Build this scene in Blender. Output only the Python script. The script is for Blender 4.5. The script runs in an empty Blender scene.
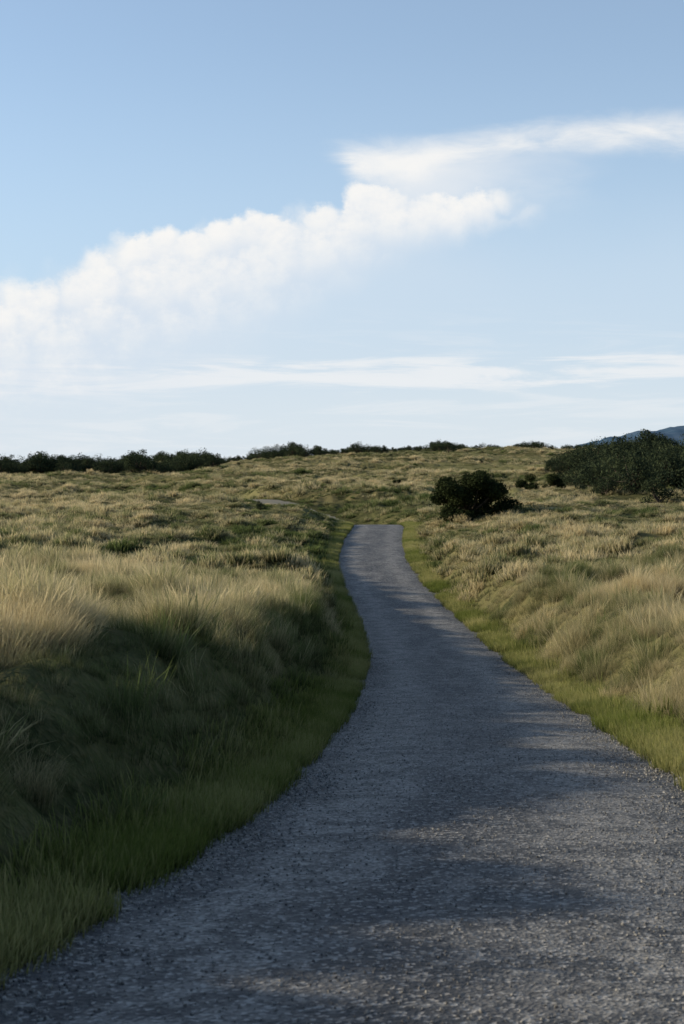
import bpy, math, random
import numpy as np
from mathutils import Vector
rng=np.random.default_rng(7); random.seed(7)
scene=bpy.context.scene
CAMZ=1.5; F=1422.0
SUN_EL=math.radians(17.0); SUN_AZ=math.radians(-76)

# ---------------- noise ----------------
def _h(ix,iy,seed):
    n=(ix.astype(np.int64)*374761393+iy.astype(np.int64)*668265263+seed*1442695041)&0xffffffff
    n=((n^(n>>13))*1274126177)&0xffffffff
    return ((n^(n>>16))&0xffffff)/float(0xffffff)
def vnoise(x,y,seed=0):
    ix=np.floor(x);iy=np.floor(y);fx=x-ix;fy=y-iy
    fx=fx*fx*(3-2*fx);fy=fy*fy*(3-2*fy)
    a=_h(ix,iy,seed);b=_h(ix+1,iy,seed);c=_h(ix,iy+1,seed);d=_h(ix+1,iy+1,seed)
    return (a*(1-fx)+b*fx)*(1-fy)+(c*(1-fx)+d*fx)*fy-0.5
def fbm(x,y,seed=0,o=4):
    s=0;a=1.0
    for i in range(o):
        s=s+a*vnoise(x*2**i+i*17.3,y*2**i-i*9.1,seed+i);a*=.5
    return s
def sst(a,b,x):
    t=np.clip((x-a)/(b-a),0,1);return t*t*(3-2*t)

# ---------------- road / terrain profile ----------------
YS=np.arange(-80,3200,0.5)
def tab(xs,vs,sm=5.0):
    v=np.interp(YS,xs,vs)
    k=int(sm/0.5);ker=np.hanning(2*k+3);ker/=ker.sum()
    vp=np.pad(v,(k+1,k+1),mode='edge')
    return np.convolve(vp,ker,'valid')
dL=[-60,0,5.5,7.5,10.5,13.2,19.7,25.9,33.7,42.7,50,57,64,79,91,102,115,140,200,300]
xL=[-9,-2.6,-1.62,-1.20,-.80,-.58,-.18,.08,.32,.26,-.04,-.34,-.56,-.25,.35,.4,-2,-9,-26,-50]
T_XL=tab(dL,xL,2.5)
T_Z=tab([-60,0,5.5,13.2,19.7,25.9,33.7,42.7,50,57,64,79,91,97,115,138,146,165,400],[6,-1.5,-2.05,-2.85,-3.6,-4.2,-4.8,-5.1,-5.1,-5.0,-4.8,-4.72,-4.6,-4.75,-5.9,-4.55,-4.55,-5.4,-6.5],4.0)
T_L=tab([-60,0,5,11,20,25,40,60,80,100,118,145,400,900,1200,3000],[6.5,-.72,-1.05,-1.70,-2.45,-2.9,-3.95,-4.4,-4.4,-4.7,-5.7,-5.0,-7.8,-9,-16,-45],4.0)
T_R=tab([-60,0,10,17,30,60,80,95,118,150,400,900,1200,3000],[6.5,-1.0,-1.95,-2.7,-3.6,-4.2,-4.45,-4.45,-5.4,-5.2,-7.0,-9,-16,-45],4.0)
def f(t,y): return np.interp(y,YS,t)
def rw(y): return 3.75+.25*sst(50,90,y)
def sides(x,y):
    xl=f(T_XL,y);xr=xl+rw(y)
    return xl-x, x-xr       # positive outside
def shortmask(x,y):
    """0 = grazed short turf, 1 = tussock"""
    m=fbm(x*.06+4,y*.03,171,3)
    return np.maximum(sst(-.26,.08,m),1-sst(50,100,y))
def terrain(x,y,under=True):
    x=np.asarray(x,float);y=np.asarray(y,float)
    sl,sr=sides(x,y);zr=f(T_Z,y)
    s=np.maximum(sl,sr);left=sl>sr
    fadeRoad=1-sst(150,220,y)
    hl=f(T_L,y)+np.clip(sl,0,14)*.06
    hr=f(T_R,y)+np.clip(sr,0,9)*.08
    wv=.6*fbm(y*.45,x*0+3,11,3)
    kl=sst(.15+wv*.3,1.45+wv,sl);kr=sst(.15,2.0+wv,sr)
    zl=zr+(hl-zr)*kl; zrr=zr+(hr-zr)*kr
    z=np.where(left,zl,zrr)
    z=z*fadeRoad+np.where(left,hl,hr)*(1-fadeRoad)*1.0
    out=sst(.5,3.0,s)
    z=z+out*(.50*fbm(x*.35,y*.5,3,3))+sst(.25,1.0,s)*.36*fbm(x*1.15,y*1.05,5,2)
    far=sst(40,150,y)
    z=z+out*far*(1.7*fbm(x*.03,y*.024,21,3)+.95*fbm(x*.2,y*.12,23,3))
    z=z+9.4*np.exp(-((x-75)/140)**2-((y-620)/220)**2)
    z=z+4.8*sst(26,80,x)*np.exp(-((y-250)/80)**2)
    if under:
        z=z-.05*(1-sst(-.10,.12,s))*fadeRoad
    return z+CAMZ

def new_mesh(name,verts,faces,mat=None,smooth=False):
    me=bpy.data.meshes.new(name)
    me.from_pydata([tuple(v) for v in verts] if not isinstance(verts,np.ndarray) else verts.tolist(),[],faces if isinstance(faces,list) else faces.tolist())
    if smooth: me.polygons.foreach_set('use_smooth',[True]*len(me.polygons))
    if mat: me.materials.append(mat)
    me.update();return me
def grid_faces(nr,nc):
    i=np.arange(nr-1)[:,None]*nc+np.arange(nc-1)[None,:]
    i=i.ravel();return np.stack([i,i+1,i+nc+1,i+nc],1)
def link(me,name):
    o=bpy.data.objects.new(name,me);scene.collection.objects.link(o);return o

# ---------------- material helpers ----------------
class G:
    def __init__(s,nt): s.nt=nt
    def n(s,t,**kw):
        nd=s.nt.nodes.new(t)
        for k,v in kw.items(): setattr(nd,k,v)
        return nd
    def put(s,sock,v):
        if hasattr(v,'is_output') : s.nt.links.new(v,sock)
        else: sock.default_value=v
    def m(s,op,a,b=None,c=None,clamp=False):
        nd=s.n('ShaderNodeMath',operation=op,use_clamp=clamp);s.put(nd.inputs[0],a)
        if b is not None:s.put(nd.inputs[1],b)
        if c is not None:s.put(nd.inputs[2],c)
        return nd.outputs[0]
    def add(s,a,b):return s.m('ADD',a,b)
    def sub(s,a,b):return s.m('SUBTRACT',a,b)
    def mul(s,a,b):return s.m('MULTIPLY',a,b)
    def ss(s,x,a,b,lo=0.,hi=1.):
        nd=s.n('ShaderNodeMapRange',interpolation_type='SMOOTHSTEP')
        s.put(nd.inputs['Value'],x);s.put(nd.inputs['From Min'],a);s.put(nd.inputs['From Max'],b)
        s.put(nd.inputs['To Min'],lo);s.put(nd.inputs['To Max'],hi);return nd.outputs[0]
    def noise(s,vec,scale,detail=4,rough=.5,dist=0.):
        nd=s.n('ShaderNodeTexNoise');s.put(nd.inputs['Vector'],vec)
        nd.inputs['Scale'].default_value=scale;nd.inputs['Detail'].default_value=detail
        nd.inputs['Roughness'].default_value=rough;nd.inputs['Distortion'].default_value=dist
        return nd.outputs['Fac']
    def mix(s,fac,a,b):
        nd=s.n('ShaderNodeMix',data_type='RGBA');s.put(nd.inputs[0],fac)
        s.put(nd.inputs[6],a if hasattr(a,'is_output') else (*a,1));s.put(nd.inputs[7],b if hasattr(b,'is_output') else (*b,1))
        return nd.outputs[2]
    def vec(s,x,y,z):
        nd=s.n('ShaderNodeCombineXYZ');s.put(nd.inputs[0],x);s.put(nd.inputs[1],y);s.put(nd.inputs[2],z);return nd.outputs[0]
    def vscale(s,v,sc):
        nd=s.n('ShaderNodeVectorMath',operation='MULTIPLY');s.put(nd.inputs[0],v);nd.inputs[1].default_value=sc;return nd.outputs[0]
def newmat(name):
    m=bpy.data.materials.new(name);m.use_nodes=True;nt=m.node_tree;nt.nodes.clear()
    g=G(nt);g.out=g.n('ShaderNodeOutputMaterial');return m,g

# ground
def mat_ground():
    m,g=newmat('meadow_ground');pos=g.n('ShaderNodeNewGeometry').outputs['Position']
    n1=g.noise(pos,.045,3);n2=g.noise(pos,.6,3,.6);n3=g.noise(pos,9,2,.7)
    tu=g.n('ShaderNodeAttribute',attribute_name='turf').outputs['Fac']
    c=g.mix(g.ss(n1,.38,.62),(.10,.105,.045),(.22,.19,.09))  # dark first tone stands in for shade in the gaps between clumps
    c=g.mix(g.ss(n2,.48,.66),c,(.035,.045,.02))
    c=g.mix(g.mul(g.ss(n3,.35,.75),.6),c,(.17,.15,.075))
    c=g.mix(g.mul(tu,.7),c,g.mix(n3,(.14,.15,.06),(.36,.32,.16)))
    at=g.n('ShaderNodeAttribute',attribute_name='verge').outputs['Fac']
    vc=g.mix(g.ss(n3,.4,.65),(.05,.06,.022),(.15,.135,.07))
    c=g.mix(at,c,vc)
    b=g.n('ShaderNodeBsdfDiffuse');g.put(b.inputs['Color'],c)
    bp=g.n('ShaderNodeBump');bp.inputs['Strength'].default_value=.8;bp.inputs['Distance'].default_value=.12
    g.put(bp.inputs['Height'],g.add(n3,n2));g.put(b.inputs['Normal'],bp.outputs[0])
    g.put(g.out.inputs[0],b.outputs[0]);return m
def mat_road():
    m,g=newmat('worn_asphalt')
    ac=g.n('ShaderNodeAttribute',attribute_name='across').outputs['Fac']
    al=g.n('ShaderNodeAttribute',attribute_name='along').outputs['Fac']
    rv=g.vec(g.mul(ac,3.6),al,0.)
    nbig=g.noise(g.vscale(rv,(1.6,.35,1)),1.0,4,.6)
    nmid=g.noise(rv,2.2,6,.65)
    nsm=g.noise(rv,9,3,.6)
    nf=g.noise(rv,60,3,.75)
    vo=g.n('ShaderNodeTexVoronoi');g.put(vo.inputs['Vector'],rv);vo.inputs['Scale'].default_value=55
    vcol=g.n('ShaderNodeSeparateColor');g.put(vcol.inputs[0],vo.outputs['Color'])
    c=g.mix(g.ss(nbig,.40,.60),(.052,.054,.06),(.175,.17,.163))
    wob=g.mul(g.sub(g.noise(g.vec(0.,al,0.),.15,2),.5),.10)
    tr=g.add(g.ss(g.m('ABSOLUTE',g.sub(g.add(ac,wob),.27)),.02,.14,1.,0.),g.ss(g.m('ABSOLUTE',g.sub(g.add(ac,wob),.73)),.02,.14,1.,0.))
    c=g.mix(g.mul(tr,g.ss(nmid,.32,.58,.3,.9)),c,(.33,.315,.29))
    c=g.mix(g.mul(g.ss(nmid,.47,.56),.75),c,(.04,.042,.047))
    c=g.mix(g.mul(g.ss(nsm,.54,.66),.6),c,(.34,.325,.30))
    c=g.mix(g.mul(g.ss(nsm,.36,.46,1.,0.),.5),c,(.04,.041,.045))
    stone=g.m('GREATER_THAN',vcol.outputs[0],.82)
    c=g.mix(g.mul(stone,.6),c,(.50,.48,.45))
    dk=g.m('LESS_THAN',vcol.outputs[1],.28)
    c=g.mix(g.mul(dk,.65),c,(.03,.031,.034))
    ed=g.ss(g.add(g.m('ABSOLUTE',g.sub(ac,.5)),g.mul(g.sub(nmid,.5),.35)),.37,.5)
    c=g.mix(g.mul(ed,.8),c,g.mix(g.ss(nf,.35,.65),(.06,.06,.052),(.26,.24,.20)))
    c=g.mix(g.ss(al,100.,112.),c,g.mix(nf,(.18,.155,.10),(.28,.245,.165)))
    b=g.n('ShaderNodeBsdfPrincipled');g.put(b.inputs['Base Color'],c)
    b.inputs['Roughness'].default_value=.72;b.inputs['Specular IOR Level'].default_value=.35
    h=g.add(g.mul(nf,.35),g.add(g.mul(vo.outputs['Distance'],.35),g.add(g.mul(nsm,.7),g.mul(nmid,1.8))))
    bp=g.n('ShaderNodeBump');bp.inputs['Strength'].default_value=.85;bp.inputs['Distance'].default_value=.028
    g.put(bp.inputs['Height'],h);g.put(b.inputs['Normal'],bp.outputs[0])
    g.put(g.out.inputs[0],b.outputs[0]);return m
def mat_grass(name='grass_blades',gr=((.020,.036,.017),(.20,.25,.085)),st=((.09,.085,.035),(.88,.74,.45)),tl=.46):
    m,g=newmat(name)
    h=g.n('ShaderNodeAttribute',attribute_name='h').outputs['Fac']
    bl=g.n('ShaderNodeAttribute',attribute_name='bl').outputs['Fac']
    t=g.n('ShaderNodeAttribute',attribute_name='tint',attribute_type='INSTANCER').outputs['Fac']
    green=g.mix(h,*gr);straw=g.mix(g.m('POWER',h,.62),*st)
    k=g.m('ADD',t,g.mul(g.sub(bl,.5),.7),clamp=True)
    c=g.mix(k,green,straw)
    d=g.n('ShaderNodeBsdfDiffuse');g.put(d.inputs[0],c)
    tr=g.n('ShaderNodeBsdfTranslucent');g.put(tr.inputs[0],c)
    mx=g.n('ShaderNodeMixShader');mx.inputs[0].default_value=tl
    g.put(mx.inputs[1],d.outputs[0]);g.put(mx.inputs[2],tr.outputs[0]);g.put(g.out.inputs[0],mx.outputs[0]);return m
def mat_leaf(name,a,b_,haze=0):
    m,g=newmat(name)
    bl=g.n('ShaderNodeAttribute',attribute_name='bl').outputs['Fac']
    c=g.mix(bl,a,b_)
    d=g.n('ShaderNodeBsdfDiffuse');g.put(d.inputs[0],c)
    tr=g.n('ShaderNodeBsdfTranslucent');g.put(tr.inputs[0],c)
    mx=g.n('ShaderNodeMixShader');mx.inputs[0].default_value=.2
    g.put(mx.inputs[1],d.outputs[0]);g.put(mx.inputs[2],tr.outputs[0]);g.put(g.out.inputs[0],mx.outputs[0]);return m
def mat_plain(name,a,b_,sc=3.):
    m,g=newmat(name);pos=g.n('ShaderNodeNewGeometry').outputs['Position']
    d=g.n('ShaderNodeBsdfDiffuse');g.put(d.inputs[0],g.mix(g.ss(g.noise(pos,sc,4,.6),.35,.65),a,b_))
    g.put(g.out.inputs[0],d.outputs[0]);return m
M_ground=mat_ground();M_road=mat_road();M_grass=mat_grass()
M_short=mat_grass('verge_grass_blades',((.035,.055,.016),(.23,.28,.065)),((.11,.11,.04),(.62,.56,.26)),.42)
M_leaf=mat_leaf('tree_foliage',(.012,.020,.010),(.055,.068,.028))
M_leaf_far=mat_leaf('distant_foliage',(.016,.028,.022),(.085,.105,.052))  # paler, bluer leaf tones: aerial haze painted into the foliage colour
M_bark=mat_plain('bark',(.05,.04,.03),(.12,.10,.08),6)
M_hill=mat_plain('distant_hill_haze_blue',(.065,.12,.19),(.10,.155,.23),.012)  # aerial haze is put into the base colour as blue
M_stone=mat_plain('gravel_stone',(.12,.118,.115),(.46,.44,.40),40)

# ---------------- ground mesh ----------------
nc=560
u=np.linspace(-1,1,nc);bx=math.asinh(1800/3.);X1=3*np.sinh(bx*u)+1.0
nr=820
v=np.linspace(-.42,1,nr);by=math.asinh(3000/7.);Y1=7*np.sinh(by*v)
XX,YY=np.meshgrid(X1,Y1)
ZZ=terrain(XX,YY)
verts=np.stack([XX.ravel(),YY.ravel(),ZZ.ravel()],1)
me=new_mesh('ground',verts,grid_faces(nr,nc),M_ground,True)
sl,sr=sides(XX.ravel(),YY.ravel());s_=np.maximum(sl,sr)
at=me.attributes.new('verge','FLOAT','POINT');at.data.foreach_set('value',(1-sst(.3,.7,s_))*(YY.ravel()<200))
at=me.attributes.new('turf','FLOAT','POINT');at.data.foreach_set('value',1-shortmask(XX.ravel(),YY.ravel()))
link(me,'ground')

# ---------------- road ----------------
yr=np.concatenate([np.arange(-40,60,.15),np.arange(60,230,.5)]);nac=25
ta=np.linspace(0,1,nac)
xl=f(T_XL,yr);jl=.30*fbm(yr*.9,yr*0,31,5);jr=.30*fbm(yr*.9,yr*0+9,41,5)
Xr=(xl+jl-.05)[:,None]*(1-ta)+(xl+rw(yr)+jr+.05)[:,None]*ta
Yr=np.repeat(yr[:,None],nac,1)
Zr=f(T_Z,yr)[:,None]+CAMZ+.035*(1-(2*ta-1)**2)+.022*fbm(Xr*1.1,Yr*.8,51,3)-.01
edge=np.abs(2*ta-1);Zr=Zr-np.where(edge>.99,.045,0)
me=new_mesh('road',np.stack([Xr.ravel(),Yr.ravel(),Zr.ravel()],1),grid_faces(len(yr),nac),M_road,True)
a=me.attributes.new('across','FLOAT','POINT');a.data.foreach_set('value',np.tile(ta,len(yr)))
a=me.attributes.new('along','FLOAT','POINT');a.data.foreach_set('value',Yr.ravel())
link(me,'road')

# ---------------- tufts ----------------
def tuft(name,nb,hmin,hmax,rad,wid,lean,seed,seedhead=False,mat=None):
    r=np.random.default_rng(seed);V=[];Fc=[];H=[];B=[]
    for i in range(nb):
        a=r.uniform(0,2*math.pi);rr=rad*math.sqrt(r.uniform());L=r.uniform(hmin,hmax);ln=r.uniform(.1,1)*lean
        da=a+r.normal(0,.9);dx,dy=math.cos(da),math.sin(da)
        px,py=math.cos(a)*rr,math.sin(a)*rr;wx,wy=-dy,dx
        tw=r.uniform(-.8,.8);wx,wy=wx*math.cos(tw)-wy*math.sin(tw),wx*math.sin(tw)+wy*math.cos(tw)
        w=wid*r.uniform(.6,1.3);bl=r.uniform();base=len(V);S=3
        ang=r.uniform(0,.35);x=0;z=0
        pts=[]
        for k in range(S+1):
            pts.append((x,z));x+=math.sin(ang)*L/S;z+=math.cos(ang)*L/S;ang+=ln*(.5+k*.45)/S*1.7
        for k,(x,z) in enumerate(pts):
            t=k/S
            ww=w*(1-t**1.5) if not seedhead else w*(.35+(1.6 if k==2 else 0))
            if k<S:
                V.append((px+dx*x+wx*ww/2,py+dy*x+wy*ww/2,z));V.append((px+dx*x-wx*ww/2,py+dy*x-wy*ww/2,z));H+= [t,t];B+=[bl,bl]
            else: V.append((px+dx*x,py+dy*x,z));H.append(1.);B.append(bl)
        for k in range(S-1): Fc.append((base+2*k,base+2*k+1,base+2*k+3,base+2*k+2))
        Fc.append((base+2*S-2,base+2*S-1,base+2*S))
    me=new_mesh(name,V,Fc,mat or M_grass,True)
    a=me.attributes.new('h','FLOAT','POINT');a.data.foreach_set('value',H)
    a=me.attributes.new('bl','FLOAT','POINT');a.data.foreach_set('value',B)
    return bpy.data.objects.new(name,me)
def coll(name,objs):
    c=bpy.data.collections.new(name)
    for o in objs:c.objects.link(o)
    return c
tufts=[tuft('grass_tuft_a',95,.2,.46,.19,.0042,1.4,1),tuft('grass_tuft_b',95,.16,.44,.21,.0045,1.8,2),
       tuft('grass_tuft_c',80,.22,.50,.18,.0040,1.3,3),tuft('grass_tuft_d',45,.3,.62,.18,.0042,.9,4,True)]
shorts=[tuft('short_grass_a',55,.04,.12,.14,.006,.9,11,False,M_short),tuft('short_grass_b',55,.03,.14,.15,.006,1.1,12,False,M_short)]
fars=[tuft('tussock_a',50,.2,.5,.34,.03,1.4,21),tuft('tussock_b',50,.15,.45,.38,.034,1.7,22)]
def scatter(name,P,R,S,idx,tint,collection):
    n=len(P);me=bpy.data.meshes.new(name);me.vertices.add(n);me.vertices.foreach_set('co',np.asarray(P,np.float32).ravel())
    for nm,tp,dat in(('rot','FLOAT_VECTOR',R),('scl','FLOAT_VECTOR',S)):
        a=me.attributes.new(nm,tp,'POINT');a.data.foreach_set('vector',np.asarray(dat,np.float32).ravel())
    a=me.attributes.new('idx','INT','POINT');a.data.foreach_set('value',np.asarray(idx,np.int32))
    a=me.attributes.new('tint','FLOAT','POINT');a.data.foreach_set('value',np.asarray(tint,np.float32))
    me.update();o=link(me,name)
    ng=bpy.data.node_groups.new(name+'_scatter','GeometryNodeTree')
    ng.interface.new_socket('Geometry',in_out='INPUT',socket_type='NodeSocketGeometry')
    ng.interface.new_socket('Geometry',in_out='OUTPUT',socket_type='NodeSocketGeometry')
    N=ng.nodes;L=ng.links;gi=N.new('NodeGroupInput');go=N.new('NodeGroupOutput')
    ci=N.new('GeometryNodeCollectionInfo');ci.inputs['Collection'].default_value=collection
    ci.inputs['Separate Children'].default_value=True;ci.inputs['Reset Children'].default_value=True
    ip=N.new('GeometryNodeInstanceOnPoints');ip.inputs['Pick Instance'].default_value=True
    def na(nm,t):
        q=N.new('GeometryNodeInputNamedAttribute');q.data_type=t;q.inputs['Name'].default_value=nm;return q.outputs[0]
    e=N.new('FunctionNodeEulerToRotation')
    L.new(gi.outputs[0],ip.inputs['Points']);L.new(ci.outputs[0],ip.inputs['Instance'])
    L.new(na('idx','INT'),ip.inputs['Instance Index']);L.new(na('rot','FLOAT_VECTOR'),e.inputs[0]);L.new(e.outputs[0],ip.inputs['Rotation'])
    L.new(na('scl','FLOAT_VECTOR'),ip.inputs['Scale']);L.new(ip.outputs[0],go.inputs[0])
    md=o.modifiers.new('scatter','NODES');md.node_group=ng;return o
def band(y0,y1,dens,m0,k):
    A=0.5*((m0+k*max(y0,0))+(m0+k*y1))*2*(y1-y0);n=int(A*dens)
    y=rng.uniform(y0,y1,n*2);w=m0+k*np.maximum(y,0);keep=rng.uniform(0,1,n*2)<w/(m0+k*y1)
    y=y[keep];w=w[keep];x=rng.uniform(-1,1,len(y))*w+0.5
    return x,y
def tall(y0,y1,cd,per,m0,k,sc,cr,fill=.9):
    cx,cy=band(y0,y1,cd,m0,k);nC=len(cx)
    csz=np.clip(rng.uniform(.45,1.35,nC)*(1+.4*fbm(cx*.3,cy*.3,81,2)),.4,1.35);ctint=rng.normal(0,.34,nC)
    cnt=rng.poisson(per*csz);w=np.repeat(np.arange(nC),cnt);n=len(w)
    r_=np.abs(rng.normal(0,.55,n))*cr*csz[w];ph=rng.uniform(0,2*math.pi,n)
    x=cx[w]+np.cos(ph)*r_;y=cy[w]+np.sin(ph)*r_
    q=np.clip(r_/(cr*csz[w]),0,1.5)
    h=np.minimum(csz[w]*(1.2-.45*q)*rng.uniform(.8,1.15,n),1.25);tilt=rng.uniform(0,.2,n)+.36*q;tn=ctint[w]
    fx,fy=band(y0,y1,cd*per*fill,m0,k);nf_=len(fx)
    x=np.concatenate([x,fx]);y=np.concatenate([y,fy]);h=np.concatenate([h,rng.uniform(.28,.6,nf_)])
    tilt=np.concatenate([tilt,rng.uniform(0,.35,nf_)]);ph=np.concatenate([ph,rng.uniform(0,6.28,nf_)]);tn=np.concatenate([tn,rng.normal(-.28,.15,nf_)])
    sl,sr=sides(x,y);s=np.maximum(sl,sr)
    lim=.20+.5*fbm(y*1.3,x*0+2,61,3);sm=shortmask(x,y)
    ok=((s>lim)|(y>200))&((s>.06)|(y>200))
    x,y,h,tilt,ph,tn,s,sm=[a_[ok] for a_ in (x,y,h,tilt,ph,tn,s,sm)];n=len(x);sl=sides(x,y)[0]
    pat=fbm(x*.3,y*.25,71,3);pat2=fbm(x*.05,y*.03,77,3)
    h=h*(.45+.55*sst(.1,.9,s))*sc*(.80+.20*sst(9,18,y))
    P=np.stack([x,y,terrain(x,y)-.02],1)
    R=np.stack([rng.normal(0,.08,n),tilt,ph],1)
    S=np.stack([h*rng.uniform(.9,1.2,n),h*rng.uniform(.9,1.2,n),h*(.35+.65*sm)],1)
    tint=.70+.65*pat+1.0*pat2*sst(40,90,y)+tn+rng.normal(0,.08,n)-.35*(1-sst(.2,1.2,s))-.45*(sl>0)*(1-sst(1.0,1.9,sl))  # last term paints the left bank face's shade as greener, darker tint
    return P,R,S,tint
parts=[tall(-14,16,2.1,11,6,.40,1.0,.40),tall(16,45,1.3,10,5,.40,1.0,.48)]
P,R,S,t=[np.concatenate([p[i] for p in parts]) for i in range(4)]
idx=rng.choice(4,len(P),p=[.36,.38,.19,.07])
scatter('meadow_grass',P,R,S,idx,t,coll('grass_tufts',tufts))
n1=len(P)
parts=[tall(45,110,.6,6,5,.40,1.05,.65,1.1),tall(110,260,.12,6,5,.40,1.4,1.2,1.),tall(260,720,.018,6,5,.38,2.2,2.8,1.)]
P,R,S,t=[np.concatenate([p[i] for p in parts]) for i in range(4)]
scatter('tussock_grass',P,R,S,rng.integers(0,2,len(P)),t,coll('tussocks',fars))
n2=len(P)
# verge short grass
n=56000
y=np.concatenate([rng.uniform(0,30,n//2),rng.uniform(30,100,n//2)]);side=rng.uniform(0,1,n)<.5
off=np.abs(rng.normal(.12,.20,n))-.16
xl=f(T_XL,y);x=np.where(side,xl-off,xl+rw(y)+off)
keep=rng.uniform(0,1,n)<np.clip(.60+2.0*fbm(x*1.5,y*1.5,91,3)+(off>.12)*.3,0,1)
x,y,off=x[keep],y[keep],off[keep];n=len(x)
h=rng.uniform(.5,1.5,n)*(1+np.clip(off,0,.8)*1.4)*np.where(y>30,1.3,1)
scatter('verge_grass',np.stack([x,y,terrain(x,y,False)-.01],1),np.stack([0*x,rng.uniform(0,.3,n),rng.uniform(0,6.28,n)],1),
   np.stack([h,h,h],1),rng.integers(0,2,n),.15+.8*fbm(x*.8,y*.5,95,2)+.25*rng.uniform(0,1,n),coll('short_grass',shorts))
# gravel
def stone(name,seed):
    import bmesh
    r=random.Random(seed);bm=bmesh.new();bmesh.ops.create_icosphere(bm,subdivisions=1,radius=1)
    for v_ in bm.verts: v_.co*=r.uniform(.7,1.15);v_.co.z*=.6
    me=bpy.data.meshes.new(name);bm.to_mesh(me);bm.free();me.materials.append(M_stone);return bpy.data.objects.new(name,me)
n=42000
y=1.5+32*rng.uniform(0,1,n)**1.6;e=np.abs(rng.normal(0,.32,n));side=rng.uniform(0,1,n)<.5
mid=rng.uniform(0,1,n)<.4
RWn=rw(y)
a_=np.where(side,e/RWn,1-e/RWn);a_=np.where(mid,rng.uniform(0,1,n),a_)
a_=np.clip(a_,-.03,1.03);x=f(T_XL,y)+a_*RWn
z=f(T_Z,y)+CAMZ+.035*(1-(2*a_-1)**2)+.022*fbm(x*1.1,y*.8,51,3)-.008
sc=rng.uniform(.004,.014,n)*np.where(mid,.7,1)
scatter('loose_gravel',np.stack([x,y,z],1),rng.uniform(0,6,(n,3)),np.stack([sc,sc,sc],1),rng.integers(0,3,n),0*x,coll('stones',[stone('stone_%d'%i,i) for i in range(3)]))

# ---------------- trees ----------------
def cyl(V,Fc,p0,p1,r0,r1,k=7):
    p0=Vector(p0);p1=Vector(p1);d=(p1-p0).normalized();a=d.orthogonal().normalized();b=d.cross(a);base=len(V)
    for p,r in((p0,r0),(p1,r1)):
        for i in range(k):
            t=2*math.pi*i/k;V.append(tuple(p+a*math.cos(t)*r+b*math.sin(t)*r))
    for i in range(k):Fc.append((base+i,base+(i+1)%k,base+k+(i+1)%k,base+k+i))
def tree(name,H,W,nl,leaf,seed,nclump=18,low=.12,mat=None,cr_=(.13,.24)):
    r=np.random.default_rng(seed);cl=[]
    while len(cl)<nclump:
        a=r.uniform(0,2*math.pi);q=math.sqrt(r.uniform());zz=r.uniform(low,1.)
        prof=math.sqrt(max(0,1-((zz-.5)/.56)**2))
        if q>prof: continue
        q*=.86
        cl.append((q*math.cos(a)*W/2,q*math.sin(a)*W/2,zz*H*.88,r.uniform(*cr_)*W))
    V=[];Fc=[]
    base=Vector((0,0,-.2));fork=Vector((r.normal(0,.05)*W,0,H*.22))
    cyl(V,Fc,base,fork,.05*H,.035*H)
    for (cx,cy,cz,cr) in cl:
        mid_=fork.lerp(Vector((cx,cy,cz)),.5)+Vector((0,0,-.04*H))
        cyl(V,Fc,fork,mid_,.028*H,.016*H,5);cyl(V,Fc,mid_,(cx,cy,cz),.016*H,.006*H,5)
    nb=len(V);nfb=len(Fc);B=[.5]*nb
    wts=np.array([c[3]**2 for c in cl]);wts/=wts.sum();which=r.choice(len(cl),nl,p=wts)
    C=np.array(cl)[which];d=r.normal(size=(nl,3));d/=np.linalg.norm(d,axis=1)[:,None]
    rad=C[:,3]*(r.uniform(0.35,1.05,nl)**.6);rad*=1+.3*r.normal(size=nl)*(r.uniform(size=nl)<.3)
    P=C[:,:3]+d*rad[:,None]*np.array([1,1,.75]);P[:,2]=np.maximum(P[:,2],.03)
    n_=d+r.normal(size=(nl,3))*.7;n_/=np.linalg.norm(n_,axis=1)[:,None]
    t1=np.cross(n_,r.normal(size=(nl,3)));t1/=np.linalg.norm(t1,axis=1)[:,None];t2=np.cross(n_,t1)
    L=leaf*r.uniform(.6,1.3,nl)[:,None]
    q=np.stack([P-t1*L,P-t2*L*.45,P+t1*L,P+t2*L*.45],1).reshape(-1,3)
    V=np.concatenate([np.array(V),q]);Fc=[list(x_) for x_ in Fc]+[[nb+4*i,nb+4*i+1,nb+4*i+2,nb+4*i+3] for i in range(nl)]
    me=new_mesh(name,V,Fc,M_bark);me.materials.append(mat or M_leaf)
    me.polygons.foreach_set('material_index',[0]*nfb+[1]*nl)
    clb=r.uniform(0,1,len(cl))[which]*.6+.4*r.uniform(size=nl)
    a=me.attributes.new('bl','FLOAT','POINT');a.data.foreach_set('value',np.concatenate([B,np.repeat(clb,4)]))
    return me
def place(me,name,px,d,sc=1,dz=-.1):
    o=link(me,name);x=(px-342)/F*d;o.location=(x,d,float(terrain(x,d))+dz);o.scale=(sc,sc,sc);return o
place(tree('tree',3.3,5.3,26000,.09,31,34,.12,None,(.075,.15)),'tree',471,84,1,-.3)
place(tree('bush_a',1.5,1.9,4000,.07,8,12,.05),'bush',528,180,1.8)
place(tree('bush_b',1.4,2.0,4000,.07,9,12,.05),'bush',552,184,1.8)
place(tree('shrub_a',1.0,1.1,2500,.06,10,9,.05),'shrub',397,190,1.4)
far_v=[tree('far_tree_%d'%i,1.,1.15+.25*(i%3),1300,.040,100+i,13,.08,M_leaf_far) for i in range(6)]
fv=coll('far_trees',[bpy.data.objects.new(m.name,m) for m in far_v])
pts=[];scs=[]
def addt(x,d,h): pts.append((x,d,float(terrain(x,d))-.05*h));scs.append(h)
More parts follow.
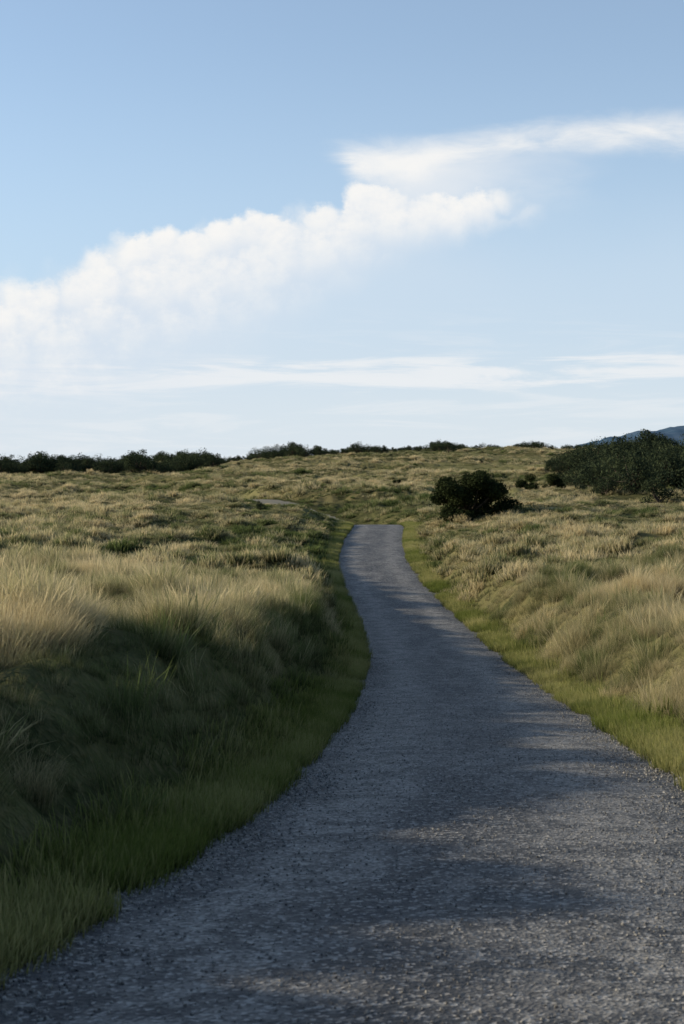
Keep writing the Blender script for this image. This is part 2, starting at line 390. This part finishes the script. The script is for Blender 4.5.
for i in range(380):
    px=rng.uniform(-260,215);d=rng.uniform(425,500)
    g_=float(vnoise(np.array(px*.05),np.array(0.),5))
    addt((px-342)/F*d,d,rng.uniform(3.8,7.8)*(1 if px<90 else .75)*(1.0+.9*g_))
for i in range(460):
    px=rng.uniform(120,660);d=rng.uniform(560,660)
    g_=float(vnoise(np.array(px*.045),np.array(3.),9))
    addt((px-342)/F*d,d,rng.uniform(1.6,3.6)*(1.35 if px<340 else 1)*(1+1.2*g_))
for i in range(900):
    d=rng.uniform(126,330);x=rng.uniform(28,140)
    edge_=max(30+3*float(vnoise(np.array(d*.08),np.array(1.),4)),.162*d-2.5+3*float(vnoise(np.array(d*.05),np.array(8.),4)))
    if x<edge_: continue
    addt(x,d,rng.uniform(2.6,6.0)*(.6+.4*min(1,(x-edge_)/8)))
for i in range(80):
    d=rng.uniform(230,620);px=rng.uniform(-60,760);addt((px-342)/F*d,d,rng.uniform(.6,1.4))
for i in range(46):
    d=rng.uniform(85,260);px=rng.uniform(-100,740);x=(px-342)/F*d
    if max(*[float(q) for q in sides(x,d)])<2.5: continue
    addt(x,d,rng.uniform(.35,.8))
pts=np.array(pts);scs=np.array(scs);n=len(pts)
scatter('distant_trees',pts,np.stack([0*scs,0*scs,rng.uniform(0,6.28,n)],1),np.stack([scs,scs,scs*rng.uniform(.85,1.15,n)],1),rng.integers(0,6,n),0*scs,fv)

# ---------------- distant hill ----------------
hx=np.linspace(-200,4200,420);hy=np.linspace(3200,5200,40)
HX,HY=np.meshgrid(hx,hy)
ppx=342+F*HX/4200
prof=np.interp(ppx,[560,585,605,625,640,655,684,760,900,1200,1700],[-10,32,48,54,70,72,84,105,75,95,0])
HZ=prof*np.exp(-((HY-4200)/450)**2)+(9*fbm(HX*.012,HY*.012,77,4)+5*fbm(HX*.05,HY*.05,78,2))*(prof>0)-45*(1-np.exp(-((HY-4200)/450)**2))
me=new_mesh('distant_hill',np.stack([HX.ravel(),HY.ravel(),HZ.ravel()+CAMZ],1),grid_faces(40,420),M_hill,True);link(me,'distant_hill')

# ---------------- world ----------------
WS=.10
w=bpy.data.worlds.new('World');scene.world=w;w.use_nodes=True;nt=w.node_tree;nt.nodes.clear();g=G(nt)
sky=g.n('ShaderNodeTexSky',sky_type='NISHITA');sky.sun_disc=False;sky.sun_elevation=SUN_EL;sky.sun_rotation=SUN_AZ
sky.altitude=1500;sky.air_density=1.0;sky.dust_density=1.0;sky.ozone_density=1.5
tc=g.n('ShaderNodeTexCoord').outputs['Generated'];sp=g.n('ShaderNodeSeparateXYZ');g.put(sp.inputs[0],tc)
dy=g.m('MAXIMUM',sp.outputs[1],.08)
U=g.add(g.mul(g.m('DIVIDE',sp.outputs[0],dy),14.22),3.42)
Y=g.sub(4.55,g.mul(g.m('DIVIDE',sp.outputs[2],dy),14.22))
front=g.ss(sp.outputs[1],.15,.55)
def curve(pts_,xin):
    nd=g.n('ShaderNodeFloatCurve');c=nd.mapping.curves[0]
    P_=[((a+160)/1000,b/500) for a,b in pts_]
    c.points[0].location=P_[0];c.points[1].location=P_[-1]
    for p in P_[1:-1]:c.points.new(*p)
    nd.mapping.use_clip=False;nd.mapping.update()
    g.put(nd.inputs['Value'],g.m('DIVIDE',g.add(xin,1.6),10.));return g.mul(nd.outputs[0],5.)
uv=g.vec(U,Y,0.)
nz=g.sub(g.noise(uv,1.7,5,.55,.25),.5)
nz2=g.sub(g.noise(g.vscale(uv,(1,1.2,1)),4.5,6,.65),.5)
vb=g.n('ShaderNodeTexVoronoi',feature='SMOOTH_F1');wv_=g.n('ShaderNodeVectorMath',operation='ADD')
vb.voronoi_dimensions='2D'
g.put(wv_.inputs[0],uv);g.put(wv_.inputs[1],g.vec(g.mul(nz,.5),g.mul(nz2,.3),0.));g.put(vb.inputs['Vector'],wv_.outputs[0]);vb.inputs['Scale'].default_value=3.2;vb.inputs['Smoothness'].default_value=.3
bil=g.sub(.30,g.mul(g.mul(vb.outputs['Distance'],vb.outputs['Distance']),1.3))
top=curve([(-160,300),(0,282),(60,268),(100,248),(125,235),(165,226),(215,222),(245,211),(290,209),(335,197),(362,180),(400,176),(460,187),(525,203),(570,222),(840,300)],U)
bot=curve([(-160,360),(0,352),(150,318),(250,276),(330,246),(400,228),(460,222),(530,207),(570,200),(840,200)],U)
dist=g.add(g.sub(Y,top),g.add(g.mul(bil,.26),g.add(g.mul(nz,.24),g.mul(nz2,.22))))
aT=g.ss(dist,g.ss(U,1.5,0.,-.01,-.12),g.ss(U,1.5,0.,.15,.3))
soft=g.ss(U,2.,5.,1.2,.25)
bb=g.m('DIVIDE',g.add(g.sub(Y,bot),g.add(g.mul(nz,.45),g.mul(nz2,.15))),soft)
aB=g.ss(bb,-.35,1.,1.,0.)
A=g.mul(g.mul(aT,aB),g.ss(g.add(U,g.mul(nz2,.6)),5.7,4.9))
vtop=curve([(-160,300),(0,285),(100,250),(200,228),(300,215),(400,195),(480,190),(560,180),(684,165),(840,160)],U)
veil=g.mul(g.mul(g.ss(g.add(g.sub(Y,vtop),g.mul(nz,.3)),-.05,g.ss(U,3.,6.,.35,1.5)),g.ss(Y,2.6,4.3,1.,.4)),g.ss(U,-1,6.8,.88,.34))
tB=curve([(-160,160),(300,158),(325,147),(400,137),(470,131),(560,121),(684,111),(840,105)],U)
bB=curve([(-160,150),(300,146),(330,156),(362,192),(400,196),(450,172),(500,156),(560,153),(684,150),(840,146)],U)
wn=g.sub(g.noise(g.vscale(uv,(.7,2.2,1)),1.6,6,.62,.4),.5)
eT=g.ss(g.add(g.sub(Y,tB),g.mul(wn,.36)),-.10,.28)
eB=g.ss(g.add(g.sub(bB,Y),g.mul(wn,.45)),-.14,.30)
Bd=g.mul(g.mul(eT,eB),g.ss(g.add(U,g.mul(wn,.9)),3.05,3.65))
fillz=g.mul(g.mul(g.ss(g.sub(Y,tB),.2,.4),g.ss(g.add(Y,g.mul(nz,.4)),1.8,2.4,1.,0.)),g.mul(g.ss(U,3.6,4.1),g.ss(g.add(U,wn),4.2,6.2,.7,0.)))
sn=g.noise(g.vscale(uv,(.35,3.4,1)),1.5,6,.62,.5)
cl=g.add(3.74,g.mul(g.sub(U,3.4),-.015))
dd=g.m('ABSOLUTE',g.sub(Y,cl))
C=g.mul(g.ss(g.sub(sn,g.mul(dd,.9)),.31,.50),g.ss(dd,.10,.26,1.,0.))
hz=g.mul(g.ss(sn,.46,.66),g.mul(g.ss(Y,2.9,3.8),.35))
lowhaze=g.ss(Y,.0,4.6,.04,.92)
dens=g.m('MAXIMUM',A,g.mul(Bd,.95))
wisp=g.m('MAXIMUM',g.m('MAXIMUM',g.mul(C,.75),hz),fillz)
def cw(c): return tuple(x/WS for x in c)
sb=g.n('ShaderNodeVectorMath',operation='MULTIPLY');g.put(sb.inputs[0],sky.outputs[0]);sb.inputs[1].default_value=(1.78,1.78,1.76)
base=g.mix(front,sky.outputs[0],sb.outputs[0])
base=g.mix(g.mul(front,.24),base,cw((.58,.73,.90)))
col=g.mix(g.mul(lowhaze,front),base,g.mix(g.ss(Y,2.9,4.5),cw((.52,.66,.82)),cw((.70,.78,.85))))
col=g.mix(g.mul(veil,front),col,cw((.67,.76,.86)))
col=g.mix(g.mul(wisp,front),col,cw((.88,.89,.90)))
shade=g.mix(g.ss(g.add(g.add(g.mul(nz2,.6),g.mul(bil,.22)),g.mul(g.sub(Y,top),-.25)),-.40,.12),cw((.70,.775,.865)),cw((.94,.93,.91)))
col=g.mix(g.mul(dens,front),col,shade)
bg=g.n('ShaderNodeBackground');g.put(bg.inputs[0],col);bg.inputs[1].default_value=WS
wo=g.n('ShaderNodeOutputWorld');g.put(wo.inputs[0],bg.outputs[0])

# ---------------- sun ----------------
L=bpy.data.lights.new('sun','SUN');L.energy=5.0;L.angle=math.radians(.6);L.color=(1,.87,.66)
so=bpy.data.objects.new('sun',L);scene.collection.objects.link(so)
sd=Vector((math.sin(SUN_AZ)*math.cos(SUN_EL),math.cos(SUN_AZ)*math.cos(SUN_EL),math.sin(SUN_EL)))
so.rotation_euler=sd.to_track_quat('Z','Y').to_euler()
# ---------------- camera ----------------
cd=bpy.data.cameras.new('camera');cd.sensor_fit='VERTICAL';cd.sensor_height=36;cd.sensor_width=24;cd.lens=50
cd.shift_y=-57/1024;cd.clip_end=9000;cd.clip_start=.05
cd.dof.use_dof=True;cd.dof.focus_distance=50;cd.dof.aperture_fstop=6.3
co=bpy.data.objects.new('camera',cd);scene.collection.objects.link(co);co.location=(0,0,CAMZ);co.rotation_euler=(math.pi/2,0,0)
scene.camera=co
scene.view_settings.view_transform='Standard';scene.view_settings.look='None';scene.view_settings.exposure=0
print('tufts',n1,n2,'trees',n)
